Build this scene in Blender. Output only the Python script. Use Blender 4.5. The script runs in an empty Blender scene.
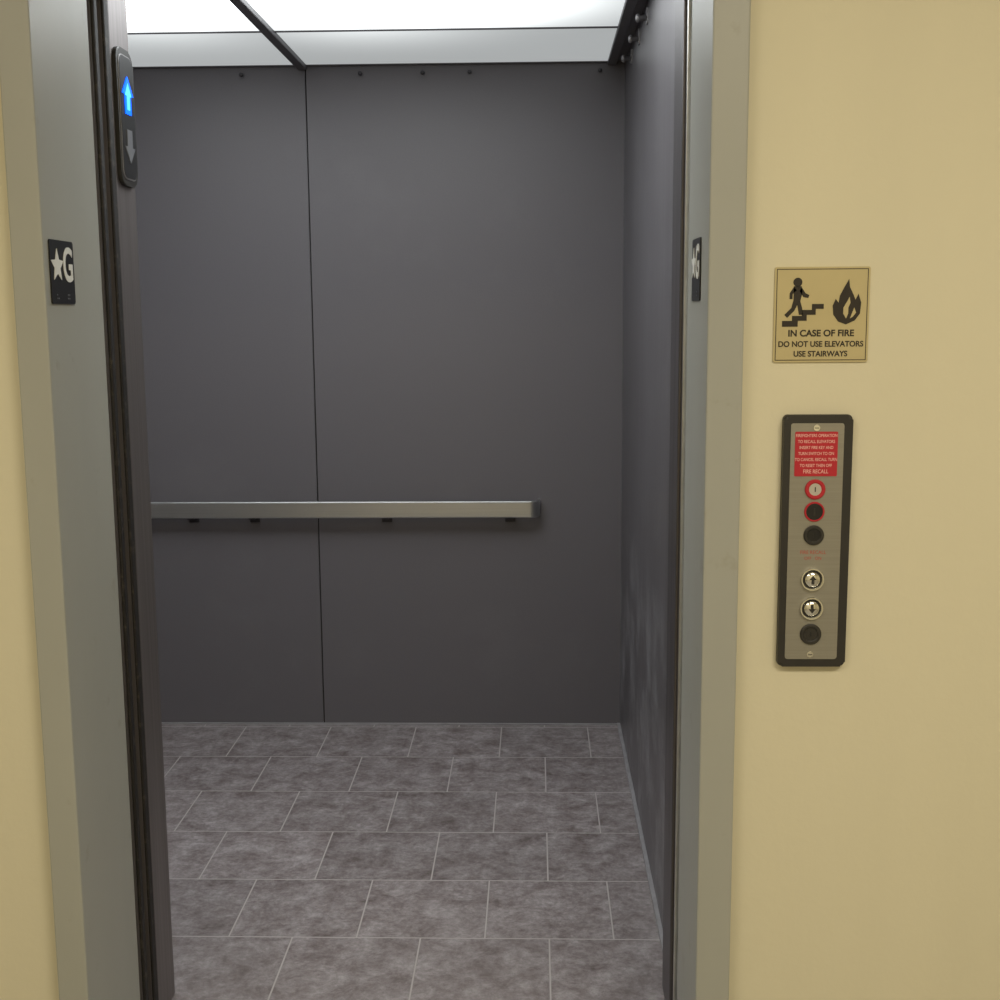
import bpy, bmesh, math
from mathutils import Matrix, Vector
scene=bpy.context.scene
scene.view_settings.view_transform='Standard'
COL=scene.collection

# ---------------------------------------------------------------- materials
def srgb(r,g,b):
    def f(c):
        c/=255.0
        return c/12.92 if c<=0.04045 else ((c+0.055)/1.055)**2.4
    return (f(r),f(g),f(b),1.0)
def mat(name,col,rough=0.5,metal=0.0,emit=None,estr=0,noise=0.0,nscale=(30,30,30),bump=0.0,bscale=200,spec=0.5,dirt=None,dscale=3,damt=0.0,dlo=.55,dhi=.75,bmap=None,bdist=.002):
    m=bpy.data.materials.new(name); m.use_nodes=True
    nt=m.node_tree; p=nt.nodes['Principled BSDF']
    p.inputs['Base Color'].default_value=col
    p.inputs['Roughness'].default_value=rough
    p.inputs['Metallic'].default_value=metal
    p.inputs['Specular IOR Level'].default_value=spec
    if emit:
        p.inputs['Emission Color'].default_value=emit
        p.inputs['Emission Strength'].default_value=estr
    tc=nt.nodes.new('ShaderNodeTexCoord')
    last=None
    if noise>0:
        mp=nt.nodes.new('ShaderNodeMapping'); mp.inputs['Scale'].default_value=nscale
        nt.links.new(tc.outputs['Object'],mp.inputs['Vector'])
        n=nt.nodes.new('ShaderNodeTexNoise'); n.inputs['Scale'].default_value=1; n.inputs['Detail'].default_value=4
        nt.links.new(mp.outputs['Vector'],n.inputs['Vector'])
        mr=nt.nodes.new('ShaderNodeMapRange'); mr.inputs[1].default_value=.25; mr.inputs[2].default_value=.75
        mr.inputs[3].default_value=1-noise; mr.inputs[4].default_value=1+noise
        nt.links.new(n.outputs['Fac'],mr.inputs[0])
        mx=nt.nodes.new('ShaderNodeMix'); mx.data_type='RGBA'; mx.blend_type='MULTIPLY'; mx.inputs[0].default_value=1
        mx.inputs[6].default_value=col
        nt.links.new(mr.outputs[0],mx.inputs[7])
        last=mx.outputs[2]
    if dirt:
        n2=nt.nodes.new('ShaderNodeTexNoise'); n2.inputs['Scale'].default_value=dscale; n2.inputs['Detail'].default_value=8; n2.inputs['Roughness'].default_value=.65
        nt.links.new(tc.outputs['Object'],n2.inputs['Vector'])
        mr=nt.nodes.new('ShaderNodeMapRange'); mr.inputs[1].default_value=dlo; mr.inputs[2].default_value=dhi
        mr.inputs[3].default_value=0; mr.inputs[4].default_value=damt
        nt.links.new(n2.outputs['Fac'],mr.inputs[0])
        mx=nt.nodes.new('ShaderNodeMix'); mx.data_type='RGBA'
        nt.links.new(mr.outputs[0],mx.inputs[0])
        if last: nt.links.new(last,mx.inputs[6])
        else: mx.inputs[6].default_value=col
        mx.inputs[7].default_value=dirt
        last=mx.outputs[2]
    if last: nt.links.new(last,p.inputs['Base Color'])
    if bump>0:
        n=nt.nodes.new('ShaderNodeTexNoise'); n.inputs['Scale'].default_value=bscale; n.inputs['Detail'].default_value=3
        if bmap:
            mb=nt.nodes.new('ShaderNodeMapping'); mb.inputs['Scale'].default_value=bmap
            nt.links.new(tc.outputs['Object'],mb.inputs['Vector']); nt.links.new(mb.outputs['Vector'],n.inputs['Vector'])
            n.inputs['Scale'].default_value=1
        else: nt.links.new(tc.outputs['Object'],n.inputs['Vector'])
        b=nt.nodes.new('ShaderNodeBump'); b.inputs['Strength'].default_value=bump; b.inputs['Distance'].default_value=bdist
        nt.links.new(n.outputs['Fac'],b.inputs['Height']); nt.links.new(b.outputs['Normal'],p.inputs['Normal'])
    return m

M_wall=mat('beige_wall_paint',srgb(222,215,188),.75,noise=.03,nscale=(5,3,.5),bump=.25,bscale=60)
M_hallceil=mat('hall_ceiling_paint',srgb(225,222,212),.9,noise=.02)
M_hallfloor=mat('hall_floor_vinyl',srgb(150,145,136),.4,noise=.1)
M_frame=mat('grey_frame_paint',srgb(168,169,162),.4,noise=.03,nscale=(8,8,2),dirt=srgb(128,116,92),dscale=14,damt=.32,dlo=.62,dhi=.74,bump=.05,bscale=60)
M_lam=mat('grey_cab_laminate',srgb(102,99,103),.42,noise=.06,nscale=(300,300,300),bump=.15,bscale=260,spec=.4,dirt=srgb(126,124,127),dscale=1.4,damt=.22)
# side laminate with faint pale scuffs low down
def side_lam():
    m=mat('grey_side_laminate',srgb(93,90,93),.34,noise=.16,nscale=(4,22,.8),bump=.1,bscale=260,spec=.45)
    nt=m.node_tree;p=nt.nodes['Principled BSDF']
    src=p.inputs['Base Color'].links[0].from_socket
    tc=nt.nodes.new('ShaderNodeTexCoord'); mp=nt.nodes.new('ShaderNodeMapping'); mp.inputs['Scale'].default_value=(3,3,3.2)
    nt.links.new(tc.outputs['Object'],mp.inputs['Vector'])
    n=nt.nodes.new('ShaderNodeTexNoise'); n.inputs['Scale'].default_value=1.3; n.inputs['Detail'].default_value=9; n.inputs['Roughness'].default_value=.7
    nt.links.new(mp.outputs['Vector'],n.inputs['Vector'])
    mr=nt.nodes.new('ShaderNodeMapRange'); mr.inputs[1].default_value=.48; mr.inputs[2].default_value=.66; mr.inputs[3].default_value=0; mr.inputs[4].default_value=.6
    nt.links.new(n.outputs['Fac'],mr.inputs[0])
    sp=nt.nodes.new('ShaderNodeSeparateXYZ'); nt.links.new(tc.outputs['Object'],sp.inputs[0])
    hz=nt.nodes.new('ShaderNodeMapRange'); hz.inputs[1].default_value=1.0; hz.inputs[2].default_value=.5; hz.inputs[3].default_value=.1; hz.inputs[4].default_value=1
    nt.links.new(sp.outputs['Z'],hz.inputs[0])
    mu=nt.nodes.new('ShaderNodeMath'); mu.operation='MULTIPLY'; nt.links.new(mr.outputs[0],mu.inputs[0]); nt.links.new(hz.outputs[0],mu.inputs[1])
    mx=nt.nodes.new('ShaderNodeMix'); mx.data_type='RGBA'; nt.links.new(mu.outputs[0],mx.inputs[0]); nt.links.new(src,mx.inputs[6]); mx.inputs[7].default_value=srgb(165,165,170)
    nt.links.new(mx.outputs[2],p.inputs['Base Color'])
    return m
M_lam2=side_lam()
M_dark=mat('black_gap',srgb(14,13,13),.8,noise=.1)
M_rub=mat('dirty_door_edge_and_gap_shade',srgb(32,29,28),.65,noise=.3,nscale=(60,60,8),dirt=srgb(100,92,82),dscale=45,damt=.7)
M_steel=mat('brushed_dark_steel',srgb(136,130,130),.46,metal=.75,noise=.15,nscale=(90,90,1.5))
M_strike=mat('dark_strike_steel',srgb(96,92,94),.4,metal=.6,noise=.3,nscale=(60,60,2))
M_bright=mat('brushed_bright_steel',srgb(212,213,213),.33,metal=1,noise=.05,nscale=(2,200,200),bump=.8,bmap=(.4,2,1700),bdist=.0006)
M_brush2=mat('jamb_highlight_steel',srgb(215,214,212),.3,metal=1,noise=.1)
M_plate=mat('brushed_faceplate',srgb(156,153,143),.4,metal=.5,noise=.06,nscale=(4,300,300))
M_bezel=mat('dark_bezel_plastic',srgb(46,44,41),.45,noise=.08)
M_black=mat('black_enamel',srgb(26,26,28),.4,noise=.05)
M_white=mat('white_lettering',srgb(225,225,220),.6,noise=.01)
M_red=mat('red_label',srgb(186,34,48),.5,noise=.03)
M_pink=mat('label_lettering',srgb(238,190,182),.6,noise=.01)
M_redink=mat('red_engraving',srgb(180,76,64),.6,noise=.01)
M_chrome=mat('polished_chrome',srgb(240,240,236),.1,metal=1,noise=.02)
M_keymetal=mat('dull_key_metal',srgb(205,200,192),.4,metal=.45,noise=.1)
M_signgold=mat('gold_sign_plastic',srgb(196,182,138),.35,noise=.03,nscale=(20,20,20),metal=.15)
M_ink=mat('dark_brown_ink',srgb(40,32,20),.6,noise=.02)
M_blue=mat('lit_blue_lens',srgb(10,60,220),.3,emit=(0.0,.12,1,1),estr=2.2,noise=.01)
M_bluecore=mat('lit_blue_core',srgb(60,170,255),.3,emit=(.10,.58,1,1),estr=1.5,noise=.01)
M_greylens=mat('unlit_grey_lens',srgb(120,122,128),.35,noise=.03)
M_ceilbar=mat('dark_ceiling_bar',srgb(98,96,100),.45,metal=.1,noise=.05)
M_stud=mat('dark_stud_metal',srgb(60,58,62),.45,metal=.3,noise=.05)
M_alu=mat('aluminium_trim',srgb(150,148,150),.4,metal=.5,noise=.08)
M_base=mat('grey_base_strip',srgb(145,143,146),.5,noise=.15,nscale=(20,20,20))

def light_panel_mat(name,lo,hi,cx,cy,sx,sy):
    m=bpy.data.materials.new(name); m.use_nodes=True; nt=m.node_tree; p=nt.nodes['Principled BSDF']
    p.inputs['Base Color'].default_value=srgb(120,122,124); p.inputs['Roughness'].default_value=.35
    tc=nt.nodes.new('ShaderNodeTexCoord')
    mp=nt.nodes.new('ShaderNodeMapping'); mp.vector_type='TEXTURE'
    mp.inputs['Location'].default_value=(cx,cy,2.28); mp.inputs['Scale'].default_value=(sx,sy,1)
    nt.links.new(tc.outputs['Object'],mp.inputs['Vector'])
    g=nt.nodes.new('ShaderNodeTexGradient'); g.gradient_type='SPHERICAL'
    nt.links.new(mp.outputs['Vector'],g.inputs['Vector'])
    pw=nt.nodes.new('ShaderNodeMath'); pw.operation='POWER'; pw.inputs[1].default_value=2.6
    nt.links.new(g.outputs['Fac'],pw.inputs[0])
    mr=nt.nodes.new('ShaderNodeMapRange')
    mr.inputs[1].default_value=0; mr.inputs[2].default_value=1.0; mr.inputs[3].default_value=lo; mr.inputs[4].default_value=hi
    nt.links.new(pw.outputs[0],mr.inputs[0])
    p.inputs['Emission Color'].default_value=(.95,.995,1,1)
    nt.links.new(mr.outputs[0],p.inputs['Emission Strength'])
    return m

# cab floor tile
def tile_mat():
    m=bpy.data.materials.new('grey_slate_tile'); m.use_nodes=True; nt=m.node_tree; p=nt.nodes['Principled BSDF']
    tc=nt.nodes.new('ShaderNodeTexCoord')
    mp=nt.nodes.new('ShaderNodeMapping'); mp.inputs['Location'].default_value=(.1225+3.05,-3.07+3.03,0)
    nt.links.new(tc.outputs['Object'],mp.inputs['Vector'])
    br=nt.nodes.new('ShaderNodeTexBrick'); br.offset=.5; br.offset_frequency=2; br.squash=1
    br.inputs['Scale'].default_value=1; br.inputs['Mortar Size'].default_value=.0030; br.inputs['Mortar Smooth'].default_value=.6
    br.inputs['Brick Width'].default_value=.305; br.inputs['Row Height'].default_value=.303; br.inputs['Bias'].default_value=0
    br.inputs['Color1'].default_value=(.90,.90,.90,1); br.inputs['Color2'].default_value=(1.08,1.08,1.08,1)
    nt.links.new(mp.outputs['Vector'],br.inputs['Vector'])
    n=nt.nodes.new('ShaderNodeTexNoise'); n.inputs['Scale'].default_value=13; n.inputs['Detail'].default_value=12; n.inputs['Roughness'].default_value=.78; n.inputs['Distortion'].default_value=.25
    nt.links.new(tc.outputs['Object'],n.inputs['Vector'])
    cr=nt.nodes.new('ShaderNodeValToRGB')
    e=cr.color_ramp.elements
    e[0].position=.36; e[0].color=srgb(104,94,93)
    e[1].position=.66; e[1].color=srgb(164,158,160)
    x=e.new(.5); x.color=srgb(134,126,127)
    nt.links.new(n.outputs['Fac'],cr.inputs['Fac'])
    n2=nt.nodes.new('ShaderNodeTexNoise'); n2.inputs['Scale'].default_value=75; n2.inputs['Detail'].default_value=7; n2.inputs['Roughness'].default_value=.75
    nt.links.new(tc.outputs['Object'],n2.inputs['Vector'])
    mr=nt.nodes.new('ShaderNodeMapRange'); mr.inputs[1].default_value=.3; mr.inputs[2].default_value=.7; mr.inputs[3].default_value=.74; mr.inputs[4].default_value=1.24
    nt.links.new(n2.outputs['Fac'],mr.inputs[0])
    def mul(a,b):
        mx=nt.nodes.new('ShaderNodeMix'); mx.data_type='RGBA'; mx.blend_type='MULTIPLY'; mx.inputs[0].default_value=1
        nt.links.new(a,mx.inputs[6]); nt.links.new(b,mx.inputs[7]); return mx.outputs[2]
    c=mul(mul(cr.outputs['Color'],br.outputs['Color']),mr.outputs[0])
    mx=nt.nodes.new('ShaderNodeMix'); mx.data_type='RGBA'
    nt.links.new(br.outputs['Fac'],mx.inputs[0]); nt.links.new(c,mx.inputs[6]); mx.inputs[7].default_value=srgb(172,166,165)
    nt.links.new(mx.outputs[2],p.inputs['Base Color'])
    p.inputs['Roughness'].default_value=.42
    b=nt.nodes.new('ShaderNodeBump'); b.inputs['Strength'].default_value=.25; b.inputs['Distance'].default_value=.002; b.invert=True
    nt.links.new(br.outputs['Fac'],b.inputs['Height'])
    b2=nt.nodes.new('ShaderNodeBump'); b2.inputs['Strength'].default_value=.2; b2.inputs['Distance'].default_value=.0015
    nt.links.new(n.outputs['Fac'],b2.inputs['Height']); nt.links.new(b.outputs['Normal'],b2.inputs['Normal'])
    nt.links.new(b2.outputs['Normal'],p.inputs['Normal'])
    return m
M_tile=tile_mat()

# ---------------------------------------------------------------- mesh builder
class MB:
    def __init__(s): s.bm=bmesh.new(); s.mats=[]
    def mi(s,m):
        if m not in s.mats: s.mats.append(m)
        return s.mats.index(m)
    def box(s,x0,x1,y0,y1,z0,z1,m,bev=0):
        r=bmesh.ops.create_cube(s.bm,size=1)
        vs=r['verts']
        for v in vs:
            v.co=Vector(((x0+x1)/2+v.co.x*(x1-x0),(y0+y1)/2+v.co.y*(y1-y0),(z0+z1)/2+v.co.z*(z1-z0)))
        fs=set(f for v in vs for f in v.link_faces)
        i=s.mi(m)
        for f in fs: f.material_index=i
        if bev>0:
            es=list(set(e for v in vs for e in v.link_edges))
            bmesh.ops.bevel(s.bm,geom=es,offset=bev,segments=2,affect='EDGES',profile=.5,material=-1)
        return s
    def prism(s,pts,z0,z1,m,bev=0):
        bm=s.bm; i=s.mi(m)
        a=sum(pts[k][0]*pts[(k+1)%len(pts)][1]-pts[(k+1)%len(pts)][0]*pts[k][1] for k in range(len(pts)))
        if a<0: pts=pts[::-1]
        lo=[bm.verts.new((x,y,z0)) for x,y in pts]; hi=[bm.verts.new((x,y,z1)) for x,y in pts]
        n=len(pts)
        top=bm.faces.new(hi); bot=bm.faces.new(lo[::-1]); fs=[top,bot]
        for k in range(n):
            fs.append(bm.faces.new((lo[k],lo[(k+1)%n],hi[(k+1)%n],hi[k])))
        for f in fs: f.material_index=i
        if bev>0:
            bmesh.ops.bevel(bm,geom=list(top.edges),offset=bev,segments=3,affect='EDGES',profile=.5,material=-1)
        return s
    def rrect(s,cx,cy,w,h,r,z0,z1,m,bev=0,seg=6):
        pts=[]
        for qx,qy,a0 in ((1,1,0),(-1,1,90),(-1,-1,180),(1,-1,270)):
            for k in range(seg+1):
                a=math.radians(a0+90*k/seg)
                pts.append((cx+qx*(w/2-r)+r*math.cos(a),cy+qy*(h/2-r)+r*math.sin(a)))
        return s.prism(pts,z0,z1,m,bev)
    def disc(s,cx,cy,r,z0,z1,m,bev=0,n=32):
        return s.prism([(cx+r*math.cos(2*math.pi*k/n),cy+r*math.sin(2*math.pi*k/n)) for k in range(n)],z0,z1,m,bev)
    def lathe(s,cx,cy,prof,m,n=32):
        bm=s.bm;i=s.mi(m)
        c=bm.verts.new((cx,cy,prof[-1][1])); L=[]
        for k in range(n):
            a=2*math.pi*k/n; L.append([bm.verts.new((cx+r*math.cos(a),cy+r*math.sin(a),z)) for r,z in prof[:-1]])
        for k in range(n):
            A=L[k];B=L[(k+1)%n]
            for j in range(len(A)-1):
                f=bm.faces.new((A[j],B[j],B[j+1],A[j+1])); f.material_index=i; f.smooth=True
            f=bm.faces.new((A[-1],B[-1],c)); f.material_index=i; f.smooth=True
        f=bm.faces.new([L[k][0] for k in range(n)][::-1]); f.material_index=i
        return s
    def ring(s,cx,cy,ri,ro,z0,z1,m,n=32):
        bm=s.bm;i=s.mi(m)
        L=[]
        for k in range(n):
            a=2*math.pi*k/n;c,sn=math.cos(a),math.sin(a)
            rm=(ri+ro)/2
            prof=[(ro,z0),(ro,z0+(z1-z0)*.7),(rm+(ro-rm)*.5,z1),(rm-(rm-ri)*.5,z1),(ri,z0+(z1-z0)*.7),(ri,z0)]
            L.append([bm.verts.new((cx+r*c,cy+r*sn,z)) for r,z in prof])
        for k in range(n):
            A=L[k];Bv=L[(k+1)%n]
            for j in range(6):
                f=bm.faces.new((A[j],Bv[j],Bv[(j+1)%6],A[(j+1)%6])); f.material_index=i
        return s
    def done(s,name,parent=None,kind=None,label=None,category=None,group=None,smooth=False):
        bmesh.ops.recalc_face_normals(s.bm,faces=s.bm.faces)
        me=bpy.data.meshes.new(name); s.bm.to_mesh(me); s.bm.free()
        for m in s.mats: me.materials.append(m)
        if smooth:
            for p in me.polygons: p.use_smooth=True
        o=bpy.data.objects.new(name,me); COL.objects.link(o)
        if parent: o.parent=parent
        for k,v in (('kind',kind),('label',label),('category',category),('group',group)):
            if v: o[k]=v
        return o
def frameM(o,right,up,nrm):
    m=Matrix.Identity(4)
    for i,c in enumerate((right,up,nrm)):
        for j in range(3): m[j][i]=c[j]
    for j in range(3): m[j][3]=o[j]
    return m
def root(name,M,label,category,group=None):
    e=bpy.data.objects.new(name,None); e.empty_display_size=.05; COL.objects.link(e); e.matrix_world=M
    e['label']=label; e['category']=category
    if group: e['group']=group
    return e
def text(body,name,size,x,y,z,m,parent,align='CENTER',bold=0.0,sx=1.0,label=None,depth=.0003,space=1.0):
    c=bpy.data.curves.new(name,'FONT'); c.body=body; c.size=size; c.align_x=align; c.align_y='CENTER'
    c.extrude=depth; c.offset=bold; c.space_line=space
    t=bpy.data.objects.new('tmp',c); COL.objects.link(t)
    bpy.context.view_layer.update()
    me=bpy.data.meshes.new_from_object(t.evaluated_get(bpy.context.evaluated_depsgraph_get()))
    bpy.data.objects.remove(t)
    me.materials.clear(); me.materials.append(m)
    for v in me.vertices: v.co=Vector((v.co.x*sx+x,v.co.y+y,v.co.z+z+depth))
    for p in me.polygons: p.material_index=0
    o=bpy.data.objects.new(name,me); COL.objects.link(o); o.parent=parent
    if label: o['label']=label
    return o
HALL=lambda x,z,y=2.05: frameM((x,y,z),(1,0,0),(0,0,1),(0,-1,0))
LJ=lambda y,z,x=-.788: frameM((x,y,z),(0,1,0),(0,0,1),(1,0,0))
RJ=lambda y,z,x=.275: frameM((x,y,z),(0,-1,0),(0,0,1),(-1,0,0))

XL,XR=-.788,.275       # clear opening
FY=2.02                # frame face
WY=2.05                # hall wall face
CL,CR=-1.45,.30        # cab inner side walls
CB=4.31                # cab back
CF=2.56                # cab inner front
CFL=2.515
CZ=2.28

# ---------------------------------------------------------------- setting
S='structure'
b=MB(); b.box(-3.2,XL-.05,WY,WY+.15,0,2.75,M_wall); b.box(XR+.055,3.2,WY,WY+.15,0,2.75,M_wall); b.box(XL-.05,XR+.055,WY,WY+.15,2.185,2.75,M_wall)
b.done('wall_front',kind=S,label='beige painted hallway wall around the elevator')
MB().box(-3.2,3.2,-1.3,-1.2,0,2.75,M_wall).done('wall_rear',kind=S)
MB().box(-3.3,-3.2,-1.3,2.2,0,2.75,M_wall).done('wall_left',kind=S)
MB().box(3.2,3.3,-1.3,2.2,0,2.75,M_wall).done('wall_right',kind=S)
MB().box(-3.3,3.3,-1.3,2.2,-.1,0,M_hallfloor).done('floor',kind=S)
MB().box(-3.3,3.3,-1.3,2.2,2.75,2.85,M_hallceil).done('ceiling',kind=S)
# door frame
b=MB()
b.box(XL-.053,XL,FY,2.29,0,2.187,M_frame,.003)
b.box(XR,XR+.058,FY,2.29,0,2.187,M_frame,.003)
b.box(XL,XR,FY,2.29,2.134,2.187,M_frame,.003)
b.done('trim_1',kind=S,label='grey painted metal elevator door frame')
# doors retracted in the pocket
b=MB(); b.box(-1.85,XL-.002,2.305,2.335,.012,2.13,M_steel); b.box(XL-.004,XL+.004,2.31,2.33,.012,2.13,M_rub,.003)
b.done('door_1',kind=S,label='open dark metal sliding hallway door edge')
b=MB(); b.box(-1.85,XL-.002,2.365,2.395,.012,2.13,M_steel); b.box(XL-.004,XL+.003,2.367,2.393,.012,2.13,M_rub,.003)
b.done('door_2',kind=S,label='open dark metal sliding elevator car door edge')
# added black plates: hoistway darkness put into the gaps as colour
b=MB(); b.box(XL-.09,XL-.012,2.29,2.305,0,2.2,M_rub); b.box(XL-.09,XL-.012,2.335,2.365,0,2.2,M_dark); b.box(XL-.09,XL-.012,2.395,2.41,0,2.2,M_dark)
b.box(XR+.014,XR+.05,2.29,2.415,0,2.2,M_rub)  # dark plate as the shade of the right gap, in the door-edge material
b.box(XL-.09,XR+.05,2.29,2.41,2.14,2.2,M_dark)
b.done('trim_2',kind=S,label='black plates standing in for the shaded gaps beside the doors')
MB().box(XR-.003,XR+.014,2.318,2.330,.012,2.134,M_brush2,.001).done('trim_3',kind=S,label='thin bright metal strip added as the jamb highlight')  # pale strip added to draw the bright highlight line inside the right jamb
# car front columns + transom
b=MB(); b.box(XL-.075,XL,2.40,CFL,.0,2.134,M_steel,.004)
b.done('trim_4',kind=S,label='dark brushed steel elevator car column')
b=MB(); b.box(XR,XR+.06,2.415,CF,.0,2.134,M_strike,.004)
b.done('trim_5',kind=S,label='dark elevator car strike column')
b=MB(); b.box(XL-.075,XR+.06,2.415,CFL,2.134,CZ+.06,M_steel); b.box(CL-.02,XL-.06,2.46,CFL-.002,0,CZ+.06,M_lam)
b.done('wall_front.001',kind=S,label='grey elevator cab front wall')
# sills
b=MB(); b.box(XL-.05,XR+.05,2.2,2.345,-.03,.004,M_alu)
for k in range(4): b.box(XL,XR,2.215+k*.03,2.222+k*.03,.003,.006,M_alu)
b.done('trim_6',kind=S,label='grooved aluminium door sill')
MB().box(XL-.05,XR+.05,2.36,2.43,-.03,.004,M_alu).done('trim_7',kind=S,label='aluminium car door sill')
# cab
SEAM=-.762
b=MB(); b.box(CL-.02,CR+.02,CB+.005,CB+.03,0,CZ+.06,M_dark)
b.box(CL,SEAM-.0022,CB,CB+.006,.006,CZ,M_lam); b.box(SEAM+.0022,CR,CB,CB+.006,.006,CZ,M_lam)
b.done('wall_back',kind=S,label='grey laminate elevator cab back wall with seam')
MB().box(CR,CR+.02,CFL,CB+.006,0,CZ+.06,M_lam2).done('wall_right.001',kind=S,label='grey laminate elevator cab side wall')
MB().box(CL-.02,CL,CFL,CB+.006,0,CZ+.06,M_lam2).done('wall_left.001',kind=S,label='grey laminate elevator cab side wall')
MB().box(CL-.02,CR+.02,2.43,CB+.03,-.05,0,M_tile).done('floor.001',kind=S,label='grey slate-look tile elevator floor, running bond')
MB().box(CL,CR,CB-.006,CB,-.001,.006,M_base).done('baseboard_back',kind=S)
MB().box(CR-.010,CR,CF,CB-.006,-.001,.010,M_base).done('baseboard_right',kind=S)
# cab ceiling
b=MB(); b.box(CL-.02,CR+.02,2.415,CB+.03,CZ+.06,CZ+.08,M_ceilbar)
PX=[(CL+.02,-.787),(-.757,.242)]
PY=[(2.62,3.20),(3.212,3.79),(3.802,CB-.010)]
b.box(-.787,-.757,CFL,CB,CZ-.016,CZ+.012,M_ceilbar,.003)
b.box(.242,.272,CFL,CB,CZ-.012,CZ+.012,M_ceilbar,.003)
b.box(.270,CR,CFL,CB,CZ,CZ+.012,M_ceilbar)
b.box(CL,CL+.02,CFL,CB,CZ-.006,CZ+.012,M_ceilbar)
for y0,y1 in ((CB-.010,CB),(3.79,3.802),(3.20,3.212),(CFL,2.62)):
    for x0,x1 in ((CL+.02,-.787),(-.757,.242)): b.box(x0,x1,y0,y1,CZ-.003,CZ+.012,M_ceilbar)
b.done('ceiling.001',kind=S,label='dark metal grid of the elevator drop ceiling')
spec=[(0,0,6.6,6.6,-1.1,2.9,1,.8),(0,1,.62,7,-1.12,3.42,.8,.75),(0,2,.42,1.1,-1.12,3.7,.7,.6),
      (1,0,6.6,6.6,-.25,2.9,1,.8),(1,1,.52,7.5,-.42,3.38,.95,.80),(1,2,.40,1.2,-.50,3.70,.75,.6)]
for c,r,lo,hi,cx,cy,sx,sy in spec:
    m=light_panel_mat('lit_diffuser',lo,hi,cx,cy,sx,sy)
    x0,x1=PX[c]; y0,y1=PY[r]
    MB().box(x0,x1,y0,y1,CZ,CZ+.006,m).done('ceiling_light_panel',label='white translucent backlit ceiling panel in dark frame',category='ceiling light',group='backlit ceiling panels in the elevator')

# ---------------------------------------------------------------- handrail
R=root('handrail',Matrix.Translation((0,CB,.79)),'flat brushed steel handrail mounted on grey back wall','handrail')
def sweep(path,t,h,m,name,parent):
    bm=bmesh.new(); secs=[]
    n=len(path)
    for k,(x,y) in enumerate(path):
        a=path[max(k-1,0)];c=path[min(k+1,n-1)]
        d=Vector((c[0]-a[0],c[1]-a[1])).normalized(); nn=Vector((-d.y,d.x))
        ch=.003; prof=[(-t/2,-h/2+ch),(-t/2,h/2-ch),(-t/2+ch,h/2),(t/2-ch,h/2),(t/2,h/2-ch),(t/2,-h/2+ch),(t/2-ch,-h/2),(-t/2+ch,-h/2)]
        secs.append([bm.verts.new((x+nn.x*p,y+nn.y*p,z)) for p,z in prof])
    for k in range(n-1):
        for j in range(8): bm.faces.new((secs[k][j],secs[k+1][j],secs[k+1][(j+1)%8],secs[k][(j+1)%8]))
    bm.faces.new(secs[0]); bm.faces.new(secs[-1][::-1])
    bmesh.ops.recalc_face_normals(bm,faces=bm.faces)
    me=bpy.data.meshes.new(name); bm.to_mesh(me); bm.free(); me.materials.append(m)
    o=bpy.data.objects.new(name,me); COL.objects.link(o); o.parent=parent; return o
D=-.055; r=.035
def arc(cx,cy,a0,a1): return [(cx+r*math.cos(math.radians(a0+(a1-a0)*k/8)),cy+r*math.sin(math.radians(a0+(a1-a0)*k/8))) for k in range(9)]
xe=.012; xs=-1.40
path=[(xs,.001)]+arc(xs+r,D+r,180,270)+arc(xe-r,D+r,270,360)+[(xe,.001)]
sweep(path,.009,.057,M_bright,'bar',R)
for x in (-1.2,-.985,-.52,-.088):
    b=MB(); b.box(x-.012,x+.012,D+.003,0,-.034,-.022,M_stud,.002); b.box(x-.018,x+.018,-.005,.001,-.052,-.010,M_stud,.002)
    b.done('bracket',R,label='small dark steel wall bracket')
# pad hooks at the top of back wall
for x in (-.975,-.578,-.37,-.214,.217):
    Mx=frameM((x,CB,2.25),(1,0,0),(0,0,1),(0,-1,0))
    b=MB(); b.lathe(0,0,[(.0035,-.004),(.0035,.010),(.007,.0105),(.007,.013),(.004,.0145),(0,.015)],M_stud,20)
    o=b.done('pad_hook',label='small dark round stud for hanging wall pads',category='hook',group='pad hooks along the top of the elevator wall'); o.matrix_world=Mx
# side wall clips
for y in (3.46,3.72,4.00):
    b=MB(); b.rrect(0,0,.024,.044,.006,-.003,.004,M_alu,.001); b.lathe(0,-.006,[(.007,.004),(.007,.022),(.011,.023),(.011,.029),(.007,.032),(0,.033)],M_alu,20)
    o=b.done('wall_clip',label='light metal knob clip high on the grey side wall',category='clip',group='metal clips along the top of the side wall'); o.matrix_world=frameM((CR,y,2.235),(0,-1,0),(0,0,1),(-1,0,0))

# ---------------------------------------------------------------- floor designation signs
def star(cx,cy,ro,ri): return [(cx+(ro if k%2==0 else ri)*math.cos(math.radians(90+36*k)),cy+(ro if k%2==0 else ri)*math.sin(math.radians(90+36*k))) for k in range(10)]
for M in (LJ(2.094,1.537),RJ(2.16,1.535)):
    R=root('floor_sign',M,'square black floor marker with white star and G','sign','star G floor markers on the door frame')
    b=MB(); b.rrect(0,0,.104,.104,.004,-.001,.0025,M_black,.0006); b.done('plate',R)
    b=MB(); b.prism(star(-.024,.010,.028,.0125),.0025,.0036,M_white); b.done('star_symbol',R)
    text('G','letter',.078,.024,.010,.0025,M_white,R,bold=.0015,sx=.80,depth=.0005)
    b=MB(); b.rrect(-.003,-.040,.062,.013,.002,.0022,.0027,M_black)
    for dx,dy in ((-.03,0),(-.03,-.006),(-.024,-.006),(.018,0),(.024,0),(.018,-.006),(.024,-.006)): b.disc(dx,dy-.037,.0013,.0025,.0032,M_greylens,n=10)
    b.done('braille_strip',R)

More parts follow.
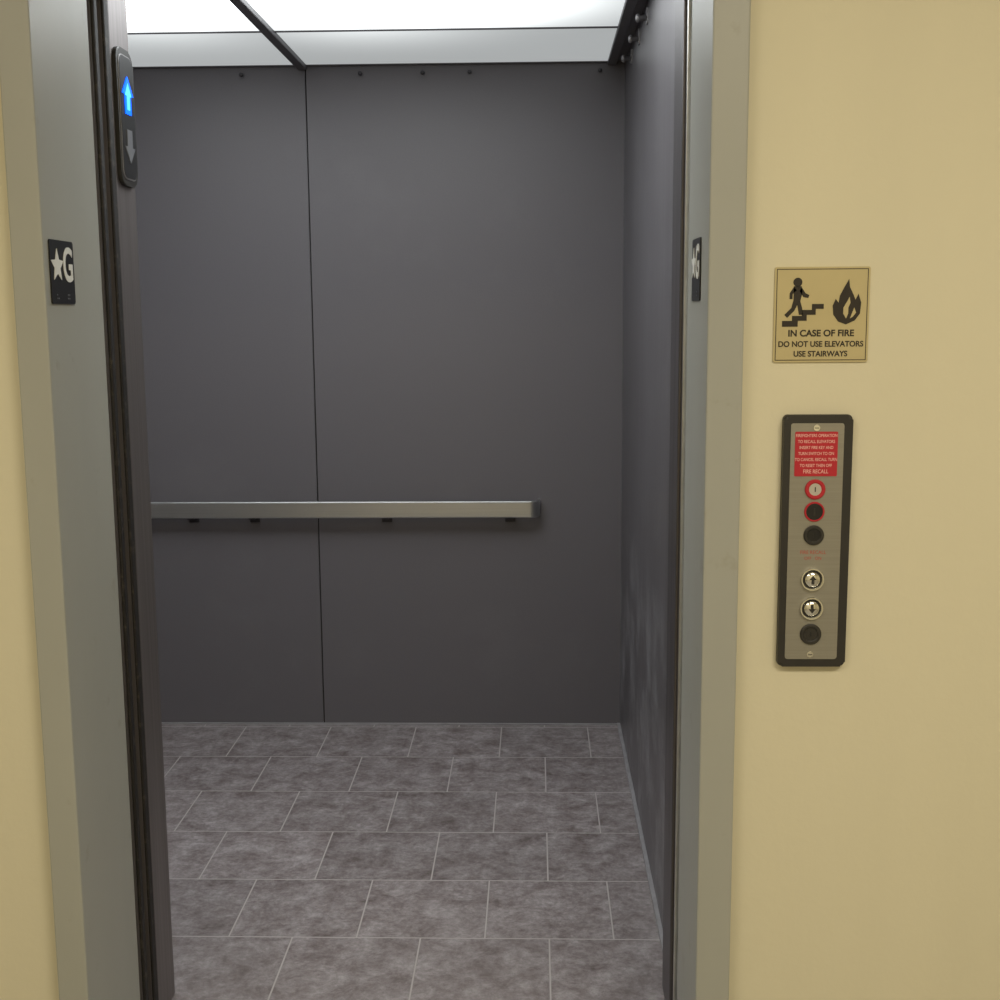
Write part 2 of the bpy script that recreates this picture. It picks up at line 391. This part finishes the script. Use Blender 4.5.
# ---------------------------------------------------------------- direction indicator
R=root('direction_indicator',LJ(2.458,1.838),'dark floor direction lantern with lit blue up arrow','indicator light')
b=MB(); b.rrect(0,0,.100,.255,.026,-.001,.008,M_bezel,.003); b.done('housing',R)
b=MB(); b.rrect(0,0,.082,.231,.020,.008,.0095,M_alu,.001); b.rrect(0,0,.077,.226,.018,.009,.0102,M_black,.0005); b.done('face_panel',R)
def arrow(cy,h,w,sw,d):
    t=cy+d*h/2; bt=cy-d*h/2; n=cy+d*h*.02
    return [(0,t),(w/2,n),(sw/2,n),(sw/2,bt),(-sw/2,bt),(-sw/2,n),(-w/2,n)]
b=MB(); b.prism(arrow(.042,.070,.064,.034,1),.0102,.0118,M_blue); b.prism(arrow(.040,.050,.038,.016,1),.0118,.0121,M_bluecore); b.done('up_arrow',R,label='lit blue up arrow')
b=MB(); b.prism(arrow(-.053,.062,.060,.030,-1),.0102,.0118,M_greylens); b.done('down_arrow',R,label='unlit grey down arrow')

# ---------------------------------------------------------------- fire notice
R=root('fire_notice',HALL(.461,1.459),'square gold plastic fire safety sign on beige wall','sign')
b=MB(); b.rrect(0,0,.152,.152,.003,-.003,.003,M_signgold,.0006); b.done('plate',R)
b=MB()
for x0,x1,y0,y1 in ((-.073,.073,.0718,.073),(-.073,.073,-.073,-.0718),(-.073,-.0718,-.073,.073),(.0718,.073,-.073,.073)): b.box(x0,x1,y0,y1,.003,.0033,M_ink)
b.done('border',R)
P=.00157
def px(pts): return [((x-821)*P,(315-y)*P) for x,y in pts]
b=MB()
b.prism(px([(781,327),(781,321),(791,321),(791,316),(801,316),(801,310),(811,310),(811,304),(823,304),(823,309),(815,309),(815,315),(806,315),(806,321),(797,321),(797,327)]),.003,.0036,M_ink)
b.done('stairs_symbol',R)
b=MB(); b.disc((796-821)*P,(315-282)*P,4.6*P,.0028,.0036,M_ink,n=20)
b.prism(px([(792,286),(800,286),(801,292),(799,301),(801,308),(802,315),(798,315),(796,305),(793,311),(786,318),(783,315),(790,308),(792,300)]),.003,.0036,M_ink)
b.prism(px([(800,287),(804,293),(808,295),(807,298),(802,297),(798,291)]),.003,.0036,M_ink)
b.prism(px([(792,287),(788,293),(788,299),(791,299),(791,294),(795,290)]),.003,.0036,M_ink)
b.done('person_symbol',R)
b=MB()
b.prism(px([(846,325),(838,322),(833,315),(832,306),(835,299),(838,303),(839,296),(843,288),(848,279),(849,287),(853,295),(855,300),(858,294),(861,303),(860,314),(855,321)]),.003,.0036,M_ink)
b.prism(px([(846,319),(843,314),(843,308),(847,301),(849,297),(850,303),(848,308),(848,314)]),.0034,.0038,M_signgold)
b.prism(px([(850,319),(852,313),(854,308),(856,313),(853,317)]),.0034,.0038,M_signgold)
b.done('flame_symbol',R)
text('IN CASE OF FIRE','lettering',.0145,0,(315-334)*P,.003,M_ink,R,bold=.0004,sx=1.0)
text('DO NOT USE ELEVATORS','lettering',.0125,0,(315-345)*P,.003,M_ink,R,bold=.0003,sx=.95)
text('USE STAIRWAYS','lettering',.0125,0,(315-355)*P,.003,M_ink,R,bold=.0003,sx=.95)

# ---------------------------------------------------------------- call station
cz=1.088; fx=-.003
R=root('call_station',HALL(.4595,cz),'steel elevator call panel with dark bezel on beige wall','elevator call panel')
b=MB(); b.rrect(0,0,.112,.421,.008,-.001,.014,M_bezel,.006); b.done('bezel',R,label='dark plastic bezel')
b=MB(); b.rrect(fx*.5,0,.086,.394,.004,.012,.0155,M_plate,.001); b.done('faceplate',R,label='brushed steel faceplate')
F=.0155
b=MB(); b.rrect(fx,1.235-cz,.069,.073,.002,F-.0003,F+.0008,M_red); L=b.done('instruction_label',R,label='red printed instruction label')
lines=['FIREFIGHTERS OPERATION','TO RECALL ELEVATORS','INSERT FIRE KEY AND','TURN SWITCH TO ON','TO CANCEL RECALL TURN','TO RESET THEN OFF','FIRE RECALL']
for k,t in enumerate(lines):
    text(t,'lettering',.0070 if k<6 else .0092,fx,1.235-cz+.030-k*.0098,F+.0008,M_pink,L,bold=.00005,sx=.8,depth=.0001)
def key(z,ringm,corem,r=.0165):
    zz=z-cz
    b=MB(); b.ring(fx,zz,r*.62,r,F-.0003,F+.004,ringm); b.disc(fx,zz,r*.66,F-.0003,F+.0022,corem,.0005)
    b.box(fx-.0008,fx+.0008,zz-.004,zz+.004,F+.0022,F+.0028,M_black); return b
key(1.177,M_red,M_keymetal).done('key_switch',R,label='silver metal key switch in a red ring')
b=MB(); zz=1.140-cz
b.ring(fx,zz,.0135,.0165,F-.0003,F+.003,M_red); b.disc(fx,zz,.0138,F-.0003,F+.0022,M_black,.0005); b.box(fx-.0012,fx+.0012,zz-.006,zz+.006,F+.0022,F+.0028,M_bezel)
b.done('key_switch',R,label='black key switch in a red ring')
key(1.101,M_bezel,M_black).done('key_switch',R,label='black key switch')
text('FIRE RECALL','lettering',.0085,fx,1.072-cz,F,M_redink,R,sx=.9,depth=.0001); text('OFF   ON','lettering',.0075,fx,1.062-cz,F,M_redink,R,sx=.9,depth=.0001)
def button(z,d):
    zz=z-cz; r=.0195
    b=MB(); b.ring(fx,zz,r*.80,r,F-.0003,F+.0055,M_chrome); b.disc(fx,zz,r*.84,F-.0003,F+.0012,M_bezel)
    b.lathe(fx,zz,[(r*.66,F),(r*.66,F+.003),(r*.6,F+.0048),(r*.4,F+.0062),(r*.2,F+.0068),(0,F+.007)],M_chrome)
    h=.015; w=.012
    b.prism([(fx+a,bb) for a,bb in [(0,zz+d*h/2),(w/2,zz),(w/5,zz),(w/5,zz-d*h/2),(-w/5,zz-d*h/2),(-w/5,zz),(-w/2,zz)]],F+.005,F+.0073,M_bezel)
    b.done('call_button',R,label='round chrome call button with arrow')
button(1.027,1); button(.978,-1)
key(.934,M_bezel,M_bezel,.0175).done('key_switch',R,label='dark grey key switch')
for z in (1.2775,.899):
    zz=z-cz; b=MB(); b.disc(fx,zz,.0055,F-.0003,F+.0015,M_chrome,.0005,n=20); b.box(fx-.0035,fx+.0035,zz-.0006,zz+.0006,F+.0015,F+.0018,M_black); b.done('screw',R)

# ---------------------------------------------------------------- lights
def area(name,loc,rot,sx,sy,e,col):
    l=bpy.data.lights.new(name,'AREA'); l.shape='RECTANGLE'; l.size=sx; l.size_y=sy; l.energy=e; l.color=col
    o=bpy.data.objects.new(name,l); COL.objects.link(o); o.location=loc; o.rotation_euler=rot; return o
area('hall_light',(1.0,0.0,2.72),(0,0,0),1.2,.6,44,(1,.91,.74))
area('hall_light',(-1.2,-.1,2.72),(0,0,0),1.2,.6,26,(1,.91,.74))
w=bpy.data.worlds.new('World'); scene.world=w; w.use_nodes=True
w.node_tree.nodes['Background'].inputs[0].default_value=(.5,.5,.5,1); w.node_tree.nodes['Background'].inputs[1].default_value=.1

# ---------------------------------------------------------------- camera
cam=bpy.data.cameras.new('camera'); co=bpy.data.objects.new('camera',cam); COL.objects.link(co)
cam.sensor_width=36; cam.lens=45; cam.clip_start=.02
co.matrix_world=Matrix.Translation((0,0,1.47))@Matrix.Rotation(math.radians(1.64),4,'Z')@Matrix.Rotation(math.radians(90-8.64),4,'X')@Matrix.Rotation(math.radians(-.4),4,'Z')
scene.camera=co
